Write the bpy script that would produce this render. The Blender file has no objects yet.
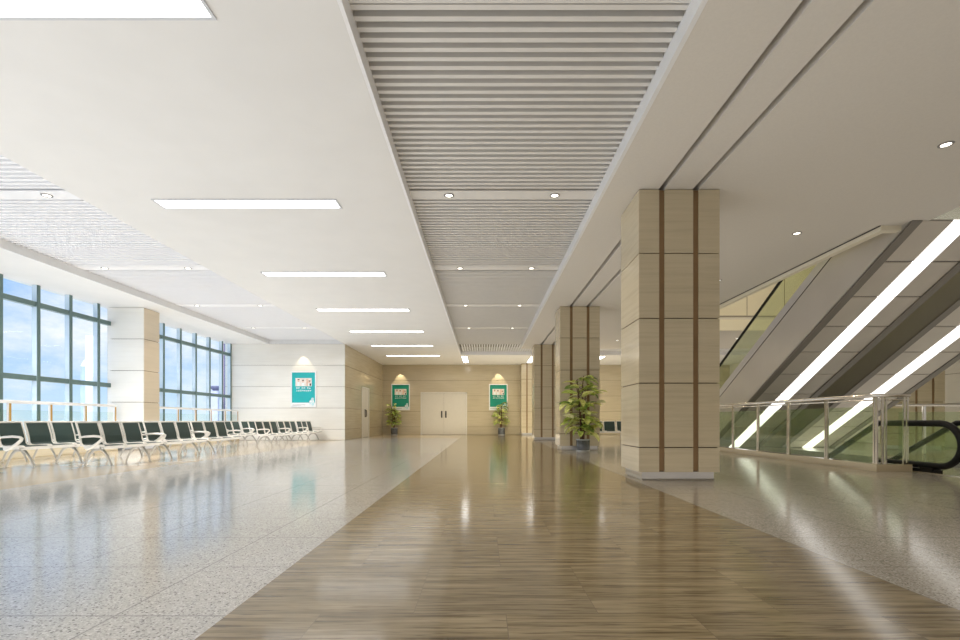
import bpy, math, random
from mathutils import Vector
R = random.Random(7)
S = bpy.context.scene
COL = S.collection
PI = math.pi

# ------------------------------------------------------------------ materials
def nodes(name):
    m = bpy.data.materials.new(name); m.use_nodes = True
    nt = m.node_tree
    return m, nt, nt.nodes['Principled BSDF'], nt.nodes['Material Output']

def setp(b, **k):
    names = dict(color='Base Color', rough='Roughness', metal='Metallic', spec='Specular IOR Level',
                 emit='Emission Color', estr='Emission Strength', coat='Coat Weight', crough='Coat Roughness')
    for a, v in k.items():
        if a in ('color', 'emit') and len(v) == 3: v = (*v, 1)
        b.inputs[names[a]].default_value = v

def plain(name, color, rough=.5, metal=0., var=.04, scale=6., **k):
    """flat paint / metal with a faint procedural mottling"""
    m, nt, b, o = nodes(name)
    setp(b, color=color, rough=rough, metal=metal, **k)
    if var > 0:
        g = nt.nodes.new('ShaderNodeNewGeometry')
        n = nt.nodes.new('ShaderNodeTexNoise'); n.inputs['Scale'].default_value = scale
        n.inputs['Detail'].default_value = 3
        nt.links.new(g.outputs['Position'], n.inputs['Vector'])
        r = nt.nodes.new('ShaderNodeValToRGB')
        r.color_ramp.elements[0].position = .3; r.color_ramp.elements[1].position = .7
        r.color_ramp.elements[0].color = (*[c * (1 - var) for c in color], 1)
        r.color_ramp.elements[1].color = (*[min(1, c * (1 + var)) for c in color], 1)
        nt.links.new(n.outputs['Fac'], r.inputs['Fac'])
        nt.links.new(r.outputs['Color'], b.inputs['Base Color'])
    return m

def emis(name, color, strength):
    m, nt, b, o = nodes(name)
    setp(b, color=(.8, .8, .8), rough=.4, emit=color, estr=strength)
    return m

def glass(name, tint, refl=1.0, rough=.01, milk=0, mcol=(.4, .55, .3)):
    m, nt, b, o = nodes(name)
    t = nt.nodes.new('ShaderNodeBsdfTransparent'); t.inputs['Color'].default_value = (*tint, 1)
    g = nt.nodes.new('ShaderNodeBsdfGlossy'); g.inputs['Roughness'].default_value = rough
    g.inputs['Color'].default_value = (.9, .95, .92, 1)
    f = nt.nodes.new('ShaderNodeLayerWeight'); f.inputs['Blend'].default_value = .5
    pw = nt.nodes.new('ShaderNodeMath'); pw.operation = 'POWER'; pw.inputs[1].default_value = 4.5
    nt.links.new(f.outputs['Facing'], pw.inputs[0])
    mu = nt.nodes.new('ShaderNodeMath'); mu.operation = 'MULTIPLY_ADD'
    mu.inputs[1].default_value = .45 * refl; mu.inputs[2].default_value = .035 * refl
    nt.links.new(pw.outputs[0], mu.inputs[0])
    mx = nt.nodes.new('ShaderNodeMixShader')
    nt.links.new(mu.outputs[0], mx.inputs['Fac'])
    nt.links.new(t.outputs[0], mx.inputs[1]); nt.links.new(g.outputs[0], mx.inputs[2])
    out = mx
    if milk:
        d = nt.nodes.new('ShaderNodeBsdfDiffuse'); d.inputs['Color'].default_value = (*mcol, 1)
        out = nt.nodes.new('ShaderNodeMixShader'); out.inputs['Fac'].default_value = milk
        nt.links.new(mx.outputs[0], out.inputs[1]); nt.links.new(d.outputs[0], out.inputs[2])
    nt.links.new(out.outputs[0], o.inputs['Surface'])
    return m

def mapped(nt, scale, loc=(0, 0, 0)):
    g = nt.nodes.new('ShaderNodeNewGeometry')
    mp = nt.nodes.new('ShaderNodeMapping'); mp.inputs['Scale'].default_value = scale
    mp.inputs['Location'].default_value = loc
    nt.links.new(g.outputs['Position'], mp.inputs['Vector'])
    return mp.outputs['Vector']

def noise(nt, vec, scale, detail=4, rough=.6):
    n = nt.nodes.new('ShaderNodeTexNoise'); n.inputs['Scale'].default_value = scale
    n.inputs['Detail'].default_value = detail; n.inputs['Roughness'].default_value = rough
    nt.links.new(vec, n.inputs['Vector'])
    return n.outputs['Fac']

def ramp(nt, fac, stops):
    r = nt.nodes.new('ShaderNodeValToRGB'); e = r.color_ramp.elements
    while len(e) < len(stops): e.new(.5)
    for i, (p, c) in enumerate(stops):
        e[i].position = p; e[i].color = (*c, 1)
    nt.links.new(fac, r.inputs['Fac'])
    return r.outputs['Color']

def mix(nt, a, b, fac, mode='MIX'):
    m = nt.nodes.new('ShaderNodeMix'); m.data_type = 'RGBA'; m.blend_type = mode
    for s, v in ((m.inputs['Factor'], fac), (m.inputs[6], a), (m.inputs[7], b)):
        if isinstance(v, (int, float)): s.default_value = v
        elif isinstance(v, tuple): s.default_value = (*v, 1)
        else: nt.links.new(v, s)
    return m.outputs[2]

def stone_clad(name, base, amp=.14, rough=.14):
    m, nt, b, o = nodes(name)
    f = noise(nt, mapped(nt, (.5, .5, 13)), 1.6, 5, .65)
    c = ramp(nt, f, [(.25, tuple(x * (1 - amp) for x in base)), (.5, base), (.78, tuple(min(1, x * (1 + amp * .55)) for x in base))])
    f2 = noise(nt, mapped(nt, (.5, .5, 1.2)), 1.3, 2)
    c = mix(nt, c, ramp(nt, f2, [(.3, (.93, .92, .9)), (.7, (1, 1, 1))]), 1.0, 'MULTIPLY')
    nt.links.new(c, b.inputs['Base Color']); setp(b, rough=rough, spec=.45)
    return m

def wood_floor():
    m, nt, b, o = nodes('brown_vein_marble_tiles')
    br = nt.nodes.new('ShaderNodeTexBrick')
    br.offset = .5; br.inputs['Scale'].default_value = 1
    br.inputs['Brick Width'].default_value = .8125; br.inputs['Row Height'].default_value = .71
    br.inputs['Mortar Size'].default_value = .0015; br.inputs['Bias'].default_value = 0
    br.inputs['Color1'].default_value = (0, 0, 0, 1); br.inputs['Color2'].default_value = (1, 1, 1, 1)
    br.inputs['Mortar'].default_value = (.5, .5, .5, 1)
    nt.links.new(mapped(nt, (1, 1, 1), (1.118, -.02, 0)), br.inputs['Vector'])
    # shift the grain from tile to tile
    g = nt.nodes.new('ShaderNodeNewGeometry')
    add = nt.nodes.new('ShaderNodeVectorMath'); add.operation = 'MULTIPLY_ADD'
    nt.links.new(br.outputs['Color'], add.inputs[0]); add.inputs[1].default_value = (3.1, 1.7, 0)
    nt.links.new(g.outputs['Position'], add.inputs[2])
    mp = nt.nodes.new('ShaderNodeMapping'); mp.inputs['Scale'].default_value = (.8, 15, 1)
    nt.links.new(add.outputs[0], mp.inputs['Vector'])
    f = noise(nt, mp.outputs['Vector'], 1.5, 6, .68)
    c = ramp(nt, f, [(.30, (.125, .090, .045)), (.44, (.255, .198, .112)), (.56, (.37, .298, .182)), (.74, (.54, .45, .30))])
    mp2 = nt.nodes.new('ShaderNodeMapping'); mp2.inputs['Scale'].default_value = (1.6, 30, 1)
    nt.links.new(g.outputs['Position'], mp2.inputs['Vector'])
    f2 = noise(nt, mp2.outputs['Vector'], 2.0, 3, .6)
    c = mix(nt, c, ramp(nt, f2, [(.37, (.42, .37, .32)), (.46, (1, 1, 1))]), .85, 'MULTIPLY')
    c = mix(nt, c, ramp(nt, br.outputs['Color'], [(0, (.9, .9, .92)), (1, (1.0, .98, .95))]), .8, 'MULTIPLY')
    c = mix(nt, c, (.20, .15, .10), br.outputs['Fac'])
    nt.links.new(c, b.inputs['Base Color'])
    setp(b, rough=.13, spec=.5)
    return m

def granite(name, base, dark, light, tile=(.8, .71), loc=(1.6, -.0, 0), rough=.12, spec=.5):
    m, nt, b, o = nodes(name)
    v = nt.nodes.new('ShaderNodeTexVoronoi'); v.inputs['Scale'].default_value = 130
    g = nt.nodes.new('ShaderNodeNewGeometry')
    nt.links.new(g.outputs['Position'], v.inputs['Vector'])
    sep = nt.nodes.new('ShaderNodeSeparateColor'); nt.links.new(v.outputs['Color'], sep.inputs[0])
    c = ramp(nt, sep.outputs[0], [(.0, dark), (.16, tuple(x * .8 for x in base)), (.3, base), (.75, base), (.95, light)])
    f = noise(nt, g.outputs['Position'], 120, 3, .7)
    c = mix(nt, c, ramp(nt, f, [(.3, (.75, .73, .71)), (.55, (1, 1, 1))]), .7, 'MULTIPLY')
    br = nt.nodes.new('ShaderNodeTexBrick'); br.offset = 0
    br.inputs['Scale'].default_value = 1
    br.inputs['Brick Width'].default_value = tile[0]; br.inputs['Row Height'].default_value = tile[1]
    br.inputs['Mortar Size'].default_value = .005
    nt.links.new(mapped(nt, (1, 1, 1), loc), br.inputs['Vector'])
    c = mix(nt, c, tuple(x * .55 for x in base), br.outputs['Fac'])
    nt.links.new(c, b.inputs['Base Color']); setp(b, rough=rough, spec=spec)
    return m

def brushed(name, color, rough=.3):
    m, nt, b, o = nodes(name)
    f = noise(nt, mapped(nt, (3, 3, 60)), 3, 3)
    nt.links.new(ramp(nt, f, [(.3, tuple(x * .92 for x in color)), (.7, color)]), b.inputs['Base Color'])
    setp(b, rough=rough, metal=1.0)
    return m

def leafmat(name, base, edge):
    m, nt, b, o = nodes(name)
    f = noise(nt, mapped(nt, (1, 1, 1)), 22, 3)
    nt.links.new(ramp(nt, f, [(.38, base), (.66, edge)]), b.inputs['Base Color'])
    setp(b, rough=.4)
    return m

M = {}
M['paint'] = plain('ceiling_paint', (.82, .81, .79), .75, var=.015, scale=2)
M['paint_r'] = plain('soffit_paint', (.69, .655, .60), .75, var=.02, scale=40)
M['slat'] = plain('slat_aluminium_paint', (.74, .72, .69), .5, var=.02)
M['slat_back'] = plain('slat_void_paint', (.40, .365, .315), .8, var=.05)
M['slat_lit'] = plain('lit_slat_paint', (.92, .92, .94), .5, var=.01)  # whitened copy of the slat paint, brightness put into the colour
M['slat_back_lit'] = plain('lit_slat_void_paint', (.88, .885, .91), .8, var=.01)  # gap backing whitened the same way, daylight put into the colour
M['edge'] = plain('recess_edge_paint', (.80, .80, .80), .5, var=.02)
M['groove'] = plain('ceiling_groove_paint', (.17, .145, .12), .7, var=.05)
M['stone'] = stone_clad('beige_vein_stone', (.60, .52, .372))
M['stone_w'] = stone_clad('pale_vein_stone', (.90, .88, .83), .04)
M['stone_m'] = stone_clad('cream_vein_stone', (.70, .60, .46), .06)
M['joint'] = plain('dark_joint', (.16, .115, .07), .7)
M['bronze'] = plain('bronze_strip', (.27, .17, .085), .38, .25, var=.08)
M['plinth'] = brushed('steel_plinth', (.62, .62, .64), .28)
M['wood'] = wood_floor()
M['granite_l'] = granite('light_granite', (.60, .585, .56), (.16, .15, .14), (.80, .79, .77))
M['granite_r'] = granite('grey_granite', (.465, .43, .375), (.13, .115, .095), (.68, .64, .58), loc=(-2.13, 0, 0), rough=.135, spec=.33)
M['marble'] = stone_clad('cream_floor_marble', (.63, .51, .36), .10, .14)
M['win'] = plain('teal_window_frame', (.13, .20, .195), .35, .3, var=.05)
M['win_side'] = plain('sky_lit_frame_side', (.66, .77, .84), .25, .15, var=.04)  # mullion sides: sky light and reflection put into the pale blue colour
M['pane'] = glass('window_glass', (.97, .99, .99), .25)
M['rail_glass'] = glass('green_rail_glass', (.89, .93, .84), 1.1, milk=.10, mcol=(.42, .55, .28))
M['rail_glass_l'] = glass('pale_rail_glass', (.945, .975, .95), .6)
M['esc_glass'] = glass('escalator_glass', (.90, .93, .83), 1.0, milk=.07, mcol=(.42, .55, .28))
M['steel'] = brushed('satin_steel', (.78, .74, .68), .22)
M['steel_w'] = plain('white_rail_metal', (.82, .81, .80), .3, .35, var=.03)
M['brass'] = plain('amber_post_metal', (.62, .36, .10), .3, .6, var=.05)
M['rubber'] = plain('black_rubber', (.008, .008, .008), .5, var=.1, spec=.25)
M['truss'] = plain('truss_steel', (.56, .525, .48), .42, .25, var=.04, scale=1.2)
M['truss_edge'] = plain('truss_edge_steel', (.235, .215, .185), .5, .2, var=.04)
M['skirt'] = plain('skirt_aluminium', (.60, .59, .60), .35, .5, var=.03)
M['soffit'] = plain('soffit_panel', (.62, .57, .50), .45, .1, var=.05, scale=1.5)
M['soffit_gap'] = plain('soffit_gap', (.06, .05, .045), .8)
M['silver'] = brushed('polished_soffit', (.80, .77, .74), .2)
M['tube'] = emis('white_light_panel', (1, .99, .97), 6.5)
M['tube_esc'] = emis('escalator_light_strip', (1, .98, .95), 2.0)
M['lens'] = emis('downlight_lens', (1, .93, .80), 5.0)
M['ring'] = plain('downlight_ring', (.30, .29, .28), .35, .6, var=.05)
M['lamp_frame'] = plain('lamp_frame_metal', (.62, .63, .66), .35, .4, var=.03)
M['door'] = plain('door_paint', (.72, .68, .60), .45, var=.015)
M['doorframe'] = plain('door_frame_paint', (.78, .75, .68), .4, var=.02)
M['handle'] = plain('dark_handle_metal', (.08, .075, .07), .35, .6)
M['seat'] = plain('dark_green_perforated_seat', (.022, .052, .046), .42, var=.22, scale=160)
M['chair'] = plain('pale_chair_metal', (.82, .79, .73), .3, .2, var=.03)
M['chair_leg'] = plain('leg_metal', (.46, .43, .38), .32, .6, var=.04)
M['pframe'] = plain('poster_frame', (.86, .86, .87), .35, .2, var=.02)
M['teal'] = plain('turquoise_poster', (.0, .44, .47), .4, var=.04, scale=3)
M['teal_g'] = plain('green_poster', (.0, .30, .21), .4, var=.04, scale=3)
M['white'] = plain('white_print', (.88, .90, .91), .5, var=.02)
M['palecyan'] = plain('pale_cyan_print', (.55, .80, .84), .5)
M['skin'] = plain('peach_print', (.80, .55, .44), .5, var=.2, scale=20)
M['photo'] = plain('photo_print', (.84, .76, .71), .5, var=.12, scale=14)
M['black'] = plain('black_print', (.02, .018, .02), .5)
M['greyprint'] = plain('grey_print', (.35, .36, .38), .5)
M['pot'] = granite('grey_pot_glaze', (.085, .09, .098), (.03, .03, .033), (.26, .28, .30), (50, 50), (20, 20, 0))
M['potrim'] = plain('pot_rim', (.45, .46, .47), .35, .3)
M['soil'] = plain('dark_soil', (.045, .03, .02), .9, var=.4, scale=40)
M['stem'] = plain('brown_stem', (.13, .065, .035), .7, var=.3, scale=30)
M['leaf_a'] = leafmat('leaf_green', (.30, .43, .06), (.70, .76, .22))
M['leaf_b'] = leafmat('leaf_yellow', (.56, .60, .12), (.92, .90, .42))
M['leaf_c'] = leafmat('leaf_dark', (.12, .22, .035), (.34, .45, .09))
M['leaf_d'] = leafmat('leaf_cream', (.55, .58, .22), (.88, .86, .62))
M['ground'] = plain('outdoor_paving', (.72, .72, .70), .9, var=.05, scale=.05)
M['tw_white'] = plain('white_tower', (.92, .94, .97), .6, var=.02, scale=.03)
M['tw_blue'] = plain('blue_tower', (.42, .52, .66), .5, var=.1, scale=.05)
M['tw_grey'] = plain('grey_building', (.60, .68, .70), .6, var=.05, scale=.03)
M['tw_purple'] = plain('purple_tower', (.34, .27, .33), .6, var=.1, scale=.05)
M['tw_dark'] = plain('tower_window_band', (.12, .13, .24), .3, var=.05, scale=.05)
M['tw_lilac'] = plain('lilac_building', (.50, .52, .70), .6, var=.1, scale=.05)
M['step'] = plain('step_metal', (.16, .16, .165), .5, .5, var=.1)
M['upper'] = plain('cream_upper_panel', (.82, .77, .63), .5, var=.03, scale=1)
M['pit'] = plain('pit_wall_paint', (.46, .45, .40), .7, var=.05)

# ------------------------------------------------------------------ mesh helpers
WL = {}
class MB:
    def __init__(s): s.v = []; s.f = []; s.mi = []; s.sm = []
    def add(s, vs, fs, mi=0, smooth=False):
        n = len(s.v); s.v += [tuple(p) for p in vs]
        for f in fs:
            s.f.append([n + i for i in f]); s.mi.append(mi); s.sm.append(smooth)
        return s
    def box(s, x0, x1, y0, y1, z0, z1, mi=0):
        vs = [(x, y, z) for z in (z0, z1) for y in (y0, y1) for x in (x0, x1)]
        return s.add(vs, [(0, 2, 3, 1), (4, 5, 7, 6), (0, 1, 5, 4), (2, 6, 7, 3), (0, 4, 6, 2), (1, 3, 7, 5)], mi)
    def tube(s, path, r, n=8, mi=0, sy=1.0, up=None):
        """sweep an (optionally flattened) circle along a path; r may be a list"""
        P = [Vector(p) for p in path]; k = len(P)
        vs = []; prev = None
        for i, p in enumerate(P):
            t = (P[min(i + 1, k - 1)] - P[max(i - 1, 0)]).normalized()
            ref = Vector(up) if up else (prev if prev else (Vector((0, 0, 1)) if abs(t.z) < .9 else Vector((1, 0, 0))))
            a = t.cross(ref)
            if a.length < 1e-5: a = t.cross(Vector((1, 0.3, 0.2)))
            a.normalize(); b = a.cross(t).normalized(); prev = b
            rr = r[i] if isinstance(r, (list, tuple)) else r
            for j in range(n):
                q = 2 * PI * j / n
                vs.append(p + a * (rr * math.cos(q)) + b * (rr * sy * math.sin(q)))
        fs = [(i * n + j, i * n + (j + 1) % n, (i + 1) * n + (j + 1) % n, (i + 1) * n + j) for i in range(k - 1) for j in range(n)]
        s.add(vs, fs, mi, True)
        s.add(vs[:n], [tuple(range(n))[::-1]], mi); s.add(vs[-n:], [tuple(range(n))], mi)
        return s
    def lathe(s, prof, cx, cy, n=24, mi=0):
        vs = [(cx + r * math.cos(2 * PI * j / n), cy + r * math.sin(2 * PI * j / n), z) for r, z in prof for j in range(n)]
        fs = [(i * n + j, i * n + (j + 1) % n, (i + 1) * n + (j + 1) % n, (i + 1) * n + j) for i in range(len(prof) - 1) for j in range(n)]
        s.add(vs, fs, mi, True)
        for i, rev in ((0, True), (len(prof) - 1, False)):
            if prof[i][0] > 1e-4:
                ring = vs[i * n:(i + 1) * n]; s.add(ring, [tuple(range(n))[::-1] if rev else tuple(range(n))], mi)
        return s
    def strip(s, A, B, x0, x1, mi=0):
        """solid between two (y,z) polylines of equal length, extruded in x"""
        n = len(A)
        vs = [(x, *p) for x in (x0, x1) for p in A] + [(x, *p) for x in (x0, x1) for p in B]
        a0, a1, b0, b1 = 0, n, 2 * n, 3 * n
        fs = []
        for i in range(n - 1):
            j = i + 1
            fs += [(a0 + i, b0 + i, b0 + j, a0 + j), (a1 + i, a1 + j, b1 + j, b1 + i),
                   (a0 + i, a0 + j, a1 + j, a1 + i), (b0 + i, b1 + i, b1 + j, b0 + j)]
        fs += [(a0, a1, b1, b0), (a0 + n - 1, b0 + n - 1, b1 + n - 1, a1 + n - 1)]
        return s.add(vs, fs, mi)
    def build(s, name, mats, parent=None, bevel=0):
        me = bpy.data.meshes.new(name)
        off = WL.get(parent, Vector((0, 0, 0))) if parent is not None else Vector((0, 0, 0))
        me.from_pydata([tuple(Vector(p) - off) for p in s.v], [], s.f)
        for m in (mats if isinstance(mats, (list, tuple)) else [mats]): me.materials.append(m)
        me.polygons.foreach_set('material_index', s.mi)
        me.polygons.foreach_set('use_smooth', s.sm)
        me.update()
        o = bpy.data.objects.new(name, me); COL.objects.link(o)
        if parent is not None: o.parent = parent
        WL[o] = off
        if bevel:
            b = o.modifiers.new('bevel', 'BEVEL'); b.width = bevel; b.segments = 2; b.limit_method = 'ANGLE'
        return o

def thing(name, label, cat, loc=(0, 0, 0), group=None):
    o = bpy.data.objects.new(name, None); COL.objects.link(o)
    o.empty_display_size = .1
    o.location = loc; WL[o] = Vector(loc); o['label'] = label; o['category'] = cat
    if group: o['group'] = group
    return o
def struct(o): o['kind'] = 'structure'; return o
def sroot(name, loc):
    o = bpy.data.objects.new(name, None); COL.objects.link(o); o.location = loc; WL[o] = Vector(loc)
    return struct(o)
def copy_tree(o, parent=None):
    c = o.copy(); COL.objects.link(c); c.parent = parent
    for ch in list(o.children): copy_tree(ch, c)
    return c
def lamp(name, kind, loc, energy, color, parent=None, **k):
    l = bpy.data.lights.new(name, kind); l.energy = energy; l.color = color
    for a, v in k.items():
        if a != 'rot': setattr(l, a, v)
    o = bpy.data.objects.new(name, l); COL.objects.link(o)
    o.location = Vector(loc) - (WL[parent] if parent else Vector((0, 0, 0)))
    if 'rot' in k: o.rotation_euler = k['rot']
    if parent: o.parent = parent
    return o

# ------------------------------------------------------------------ key dimensions (metres; camera looks along +Y)
ZC = 4.11                      # ceiling
ZS = 4.28                      # underside of the slats
Y0, Y1 = -6.0, 28.8            # hall ends
XW = -10.83                    # window plane
XR = 14.5                      # right wall
YW = 20.9                      # pale wall
XS = -5.9                      # side wall / granite edge
COURSE = [.12, .467, 1.373, 2.285, 3.2, 4.11]
SL = .559                      # escalator slope

# ------------------------------------------------------------------ floor
f = MB().box(-1.118, 2.13, Y0, Y1 + .25, -.25, 0); struct(f.build('floor', M['wood']))
f = MB().box(XS, -1.118, Y0, 23.35, -.25, 0); struct(f.build('floor', M['granite_l']))
f = MB().box(-11.0, XS, Y0, YW + .2, -.25, 0).box(XS - .25, -1.118, 23.35, Y1 + .25, -.25, 0).box(XS - .25, XS, YW + .2, 23.35, -.25, 0); struct(f.build('floor', M['marble']))
PX0, PX1, PY0, PY1 = 6.66, 9.1, 8.75, 15.4     # opening of the floor under the escalator
f = MB().box(2.13, PX0, Y0, Y1 + .25, -.25, 0).box(PX1, XR + .25, Y0, Y1 + .25, -.25, 0).box(PX0, PX1, Y0, PY0, -.25, 0).box(PX0, PX1, PY1, Y1 + .25, -.25, 0)
struct(f.build('floor', M['granite_r']))
f = MB().box(PX0 - .1, PX0, PY0 - .1, PY1 + .1, -4.2, -.25).box(PX1, PX1 + .1, PY0 - .1, PY1 + .1, -4.2, -.25)
f.box(PX0, PX1, PY0 - .1, PY0, -4.2, -.25).box(PX0, PX1, PY1, PY1 + .1, -4.2, -.25).box(PX0 - .1, PX1 + .1, PY0 - .1, PY1 + .1, -4.3, -4.2)
struct(f.build('wall_pit', M['pit']))

# ------------------------------------------------------------------ walls
def clad_y(mb, x0, x1, yface, d=-1, skip=()):
    """courses of stone on a wall whose face looks along -Y; skip = (xa, xb, ztop) door openings"""
    zs = [0] + COURSE[1:]
    for a, b in zip(zs[:-1], zs[1:]):
        cuts = [(xa, xb) for xa, xb, zt in skip if zt > (a + b) / 2]
        full = [(xa, xb, zt) for xa, xb, zt in skip if a < zt <= (a + b) / 2]
        xs = x0
        for xa, xb in sorted(cuts) + [(x1, x1)]:
            if xa > xs: mb.box(xs, xa, yface, yface + .05, a + .006, b - .006, 0)
            xs = xb

w = MB(); w.box(XS - .05, XR + .2, Y1 + .05, Y1 + .25, 0, ZC + .4, 1)
zs = [0] + COURSE[1:]
DX0, DX1, DZ = -3.67, -.94, 2.51
for a, b in zip(zs[:-1], zs[1:]):
    if a < DZ:
        if b <= DZ: segs = [(XS - .05, DX0, a, b), (DX1, XR, a, b)]
        else: segs = [(XS - .05, DX0, a, b), (DX1, XR, a, b), (DX0, DX1, DZ, b)]
    else: segs = [(XS - .05, XR, a, b)]
    for x0, x1, za, zb in segs:
        w.box(x0, x1, Y1, Y1 + .06, za + (.006 if za == a else 0), zb - .006, 0)
struct(w.build('wall_back', [M['stone'], M['joint']]))

w = MB(); w.box(-11.0, XS - .05, YW + .05, YW + .2, 0, ZC + .4, 1)
for a, b in zip(zs[:-1], zs[1:]): w.box(-11.0, XS, YW, YW + .06, a + .006, b - .006, 0)
struct(w.build('wall_left', [M['stone_w'], M['joint']]))
w = MB(); w.box(XS - .2, XS - .05, YW + .1, Y1 + .2, 0, ZC + .4, 1)
SD0, SD1, SDZ = 23.85, 25.35, 2.5
for a, b in zip(zs[:-1], zs[1:]):
    if a < SDZ:
        segs = [(YW + .05, SD0, a, b), (SD1, Y1, a, b)] + ([(SD0, SD1, SDZ, b)] if b > SDZ else [])
    else: segs = [(YW + .05, Y1, a, b)]
    for ya, yb, za, zb in segs: w.box(XS - .06, XS, ya, yb, za + (.006 if za == a else 0), zb - .006, 0)
struct(w.build('wall_side', [M['stone'], M['joint']]))
w = MB(); w.box(XR + .05, XR + .2, Y0, Y1 + .2, 0, ZC + .4, 1)
for a, b in zip(zs[:-1], zs[1:]): w.box(XR, XR + .06, Y0, Y1, a + .006, b - .006, 0)
struct(w.build('wall_right', [M['stone_w'], M['joint']]))
w = MB(); w.box(-11.0, XR + .2, Y0 - .2, Y0, 0, ZC + .4, 0)
struct(w.build('wall_front', M['stone']))

# ------------------------------------------------------------------ ceiling
c = MB()
CT = ZC + .4
GX = [(2.481, 2.560), (2.960, 3.039)]
YC0, YC1 = 22.3, 24.46          # crossing strip of slats
c.box(-11.0, -9.14, Y0, YW + .2, ZC, CT)
c.box(XS - .02, -1.136, Y0, Y1 + .2, ZC, CT)
c.box(-1.136, XR + .2, YC1, Y1 + .2, ZC, CT)
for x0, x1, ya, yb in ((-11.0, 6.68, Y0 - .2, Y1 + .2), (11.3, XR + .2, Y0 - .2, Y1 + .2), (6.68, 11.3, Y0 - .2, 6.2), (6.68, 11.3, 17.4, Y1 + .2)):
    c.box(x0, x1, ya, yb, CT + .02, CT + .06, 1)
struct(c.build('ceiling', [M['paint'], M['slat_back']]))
c = MB()
VX0, VX1, VY0, VY1 = 6.68, 11.3, 8.32, 17.4   # opening through the ceiling for the escalators
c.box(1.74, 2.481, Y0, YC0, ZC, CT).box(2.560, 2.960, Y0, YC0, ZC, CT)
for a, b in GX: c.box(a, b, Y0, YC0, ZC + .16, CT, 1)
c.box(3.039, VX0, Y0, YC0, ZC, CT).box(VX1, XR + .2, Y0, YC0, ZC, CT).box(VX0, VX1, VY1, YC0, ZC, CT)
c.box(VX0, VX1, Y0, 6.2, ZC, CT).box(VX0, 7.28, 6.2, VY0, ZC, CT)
struct(c.build('ceiling', [M['paint_r'], M['groove']]))
# metal edging in the recesses
e = MB()
e.box(1.70, 1.745, Y0, YC0, ZC - .004, ZC + .17).box(-9.145, -9.10, Y0, YW, ZC - .004, ZC + .17)
struct(e.build('trim_1', M['edge']))
e = MB().box(-1.14, -1.10, Y0, YC1, ZC + .002, ZC + .17).box(-1.14, XR, YC1 - .03, YC1, ZC + .002, ZC + .17)
struct(e.build('trim_2', M['slat_lit']))  # whiter than the other edging: light on the recess face put into the colour
# lip around the opening
e = MB()
e.box(VX0 - .02, VX0 + .10, VY0 - .12, VY1 - .10, ZC - .085, ZC + .3).box(VX0 + .10, 7.30, VY0 - .12, VY0, ZC - .085, ZC + .3)
e.box(VX0 - .02, VX1, VY1 - .10, VY1 + .02, ZC - .085, ZC + .3)
e.box(VX0 - .045, VX0 - .02, VY0 - .12, VY1, ZC - .012, ZC + .01, 1)
struct(e.build('trim_3', [M['upper'], M['soffit_gap']]))

DY = [7.47 + 3.58 * k for k in range(-3, 4)]
def slats(name, x0, x1, ya, yb, hh=.055):
    s = MB(); y = ya; P = .117
    while y < yb - .06:
        near = [d for d in DY if abs(y + .03 - d) < .18]
        if not near: s.box(x0, x1, y, y + .052, ZS, ZS + hh)
        y += P
    for d in DY:
        if ya < d < yb: s.box(x0, x1, d - .14, d + .14, ZS, ZS + .02)
    return s
struct(slats('s', -1.10, 1.70, -5.9, 22.2).build('ceiling_slats', M['slat']))
struct(slats('s', -9.10, XS - .02, -5.9, 20.85, .03).box(-9.10, XS - .02, Y0, 20.88, ZS + .05, ZS + .07, 1).build('ceiling_slats', [M['slat_lit'], M['slat_back_lit']]))
struct(MB().box(-9.14, XS - .02, 20.87, 20.90, ZC, ZC + .35).build('trim_5', M['edge']))
s = MB(); x = -1.0
while x < 14.3:
    s.box(x, x + .052, YC0 + .02, YC1 - .04, ZS, ZS + .055); x += .117
struct(s.build('ceiling_slats', M['slat_lit']))

# upper storey seen through the opening
w = MB()
w.box(5.9, XR, VY1 + .25, VY1 + .4, CT + .06, 8.0)
w.box(6.3, 6.5, 5.0, VY1 + .3, CT + .06, 8.0).box(VX1 + 1.2, VX1 + 1.4, 5.0, VY1 + .3, CT + .06, 8.0).box(6.3, VX1 + 1.4, 4.8, 5.0, CT + .06, 8.0)
struct(w.build('wall_upper', M['upper']))
w = MB(); x = 6.8
while x < 12.4:
    w.box(x, x + .012, VY1 + .235, VY1 + .25, CT, 8.0); x += 1.35
struct(w.build('trim_4', M['joint']))
struct(MB().box(6.0, 12.8, 4.8, VY1 + .4, 8.0, 8.1).build('ceiling_upper', M['paint_r']))

# ------------------------------------------------------------------ columns
def column(x0, x1, y0, y1, label, grooves=True, stone='stone', group=None, front=None):
    t = thing('stone_column', label, 'column', ((x0 + x1) / 2, (y0 + y1) / 2, 0), group)
    W = x1 - x0
    g = [(x0 + W * .2496, x0 + W * .319), (x0 + W * .672, x0 + W * .7416)] if grooves else []
    b = MB()
    zz = COURSE[:-1] + [ZC - .004]
    for a, c_ in zip(zz[:-1], zz[1:]):
        xs = x0
        for ga, gb in g + [(x1, x1)]:
            za, zb = a + (.007 if a > .2 else 0), c_ - .007
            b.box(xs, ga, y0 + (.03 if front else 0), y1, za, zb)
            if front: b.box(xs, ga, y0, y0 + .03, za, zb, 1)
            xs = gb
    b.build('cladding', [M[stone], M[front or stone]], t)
    MB().box(x0 + .015, x1 - .015, y0 + .04, y1 - .04, .12, ZC - .004).build('joint_backing', M['joint'], t)
    for ga, gb in g:
        MB().box(ga, gb, y0 + .025, y1 - .025, .14, ZC - .01).build('bronze_strip', M['bronze'], t)
    MB().box(x0 + .055, x1 - .055, y0 + .055, y1 - .055, 0, .12).build('plinth', M['plinth'], t)
    return t
CX0, CX1 = 2.198, 3.332
column(CX0, CX1, 6.90, 7.80, 'large square beige stone column with two bronze strips, nearest of the colonnade')
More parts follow.
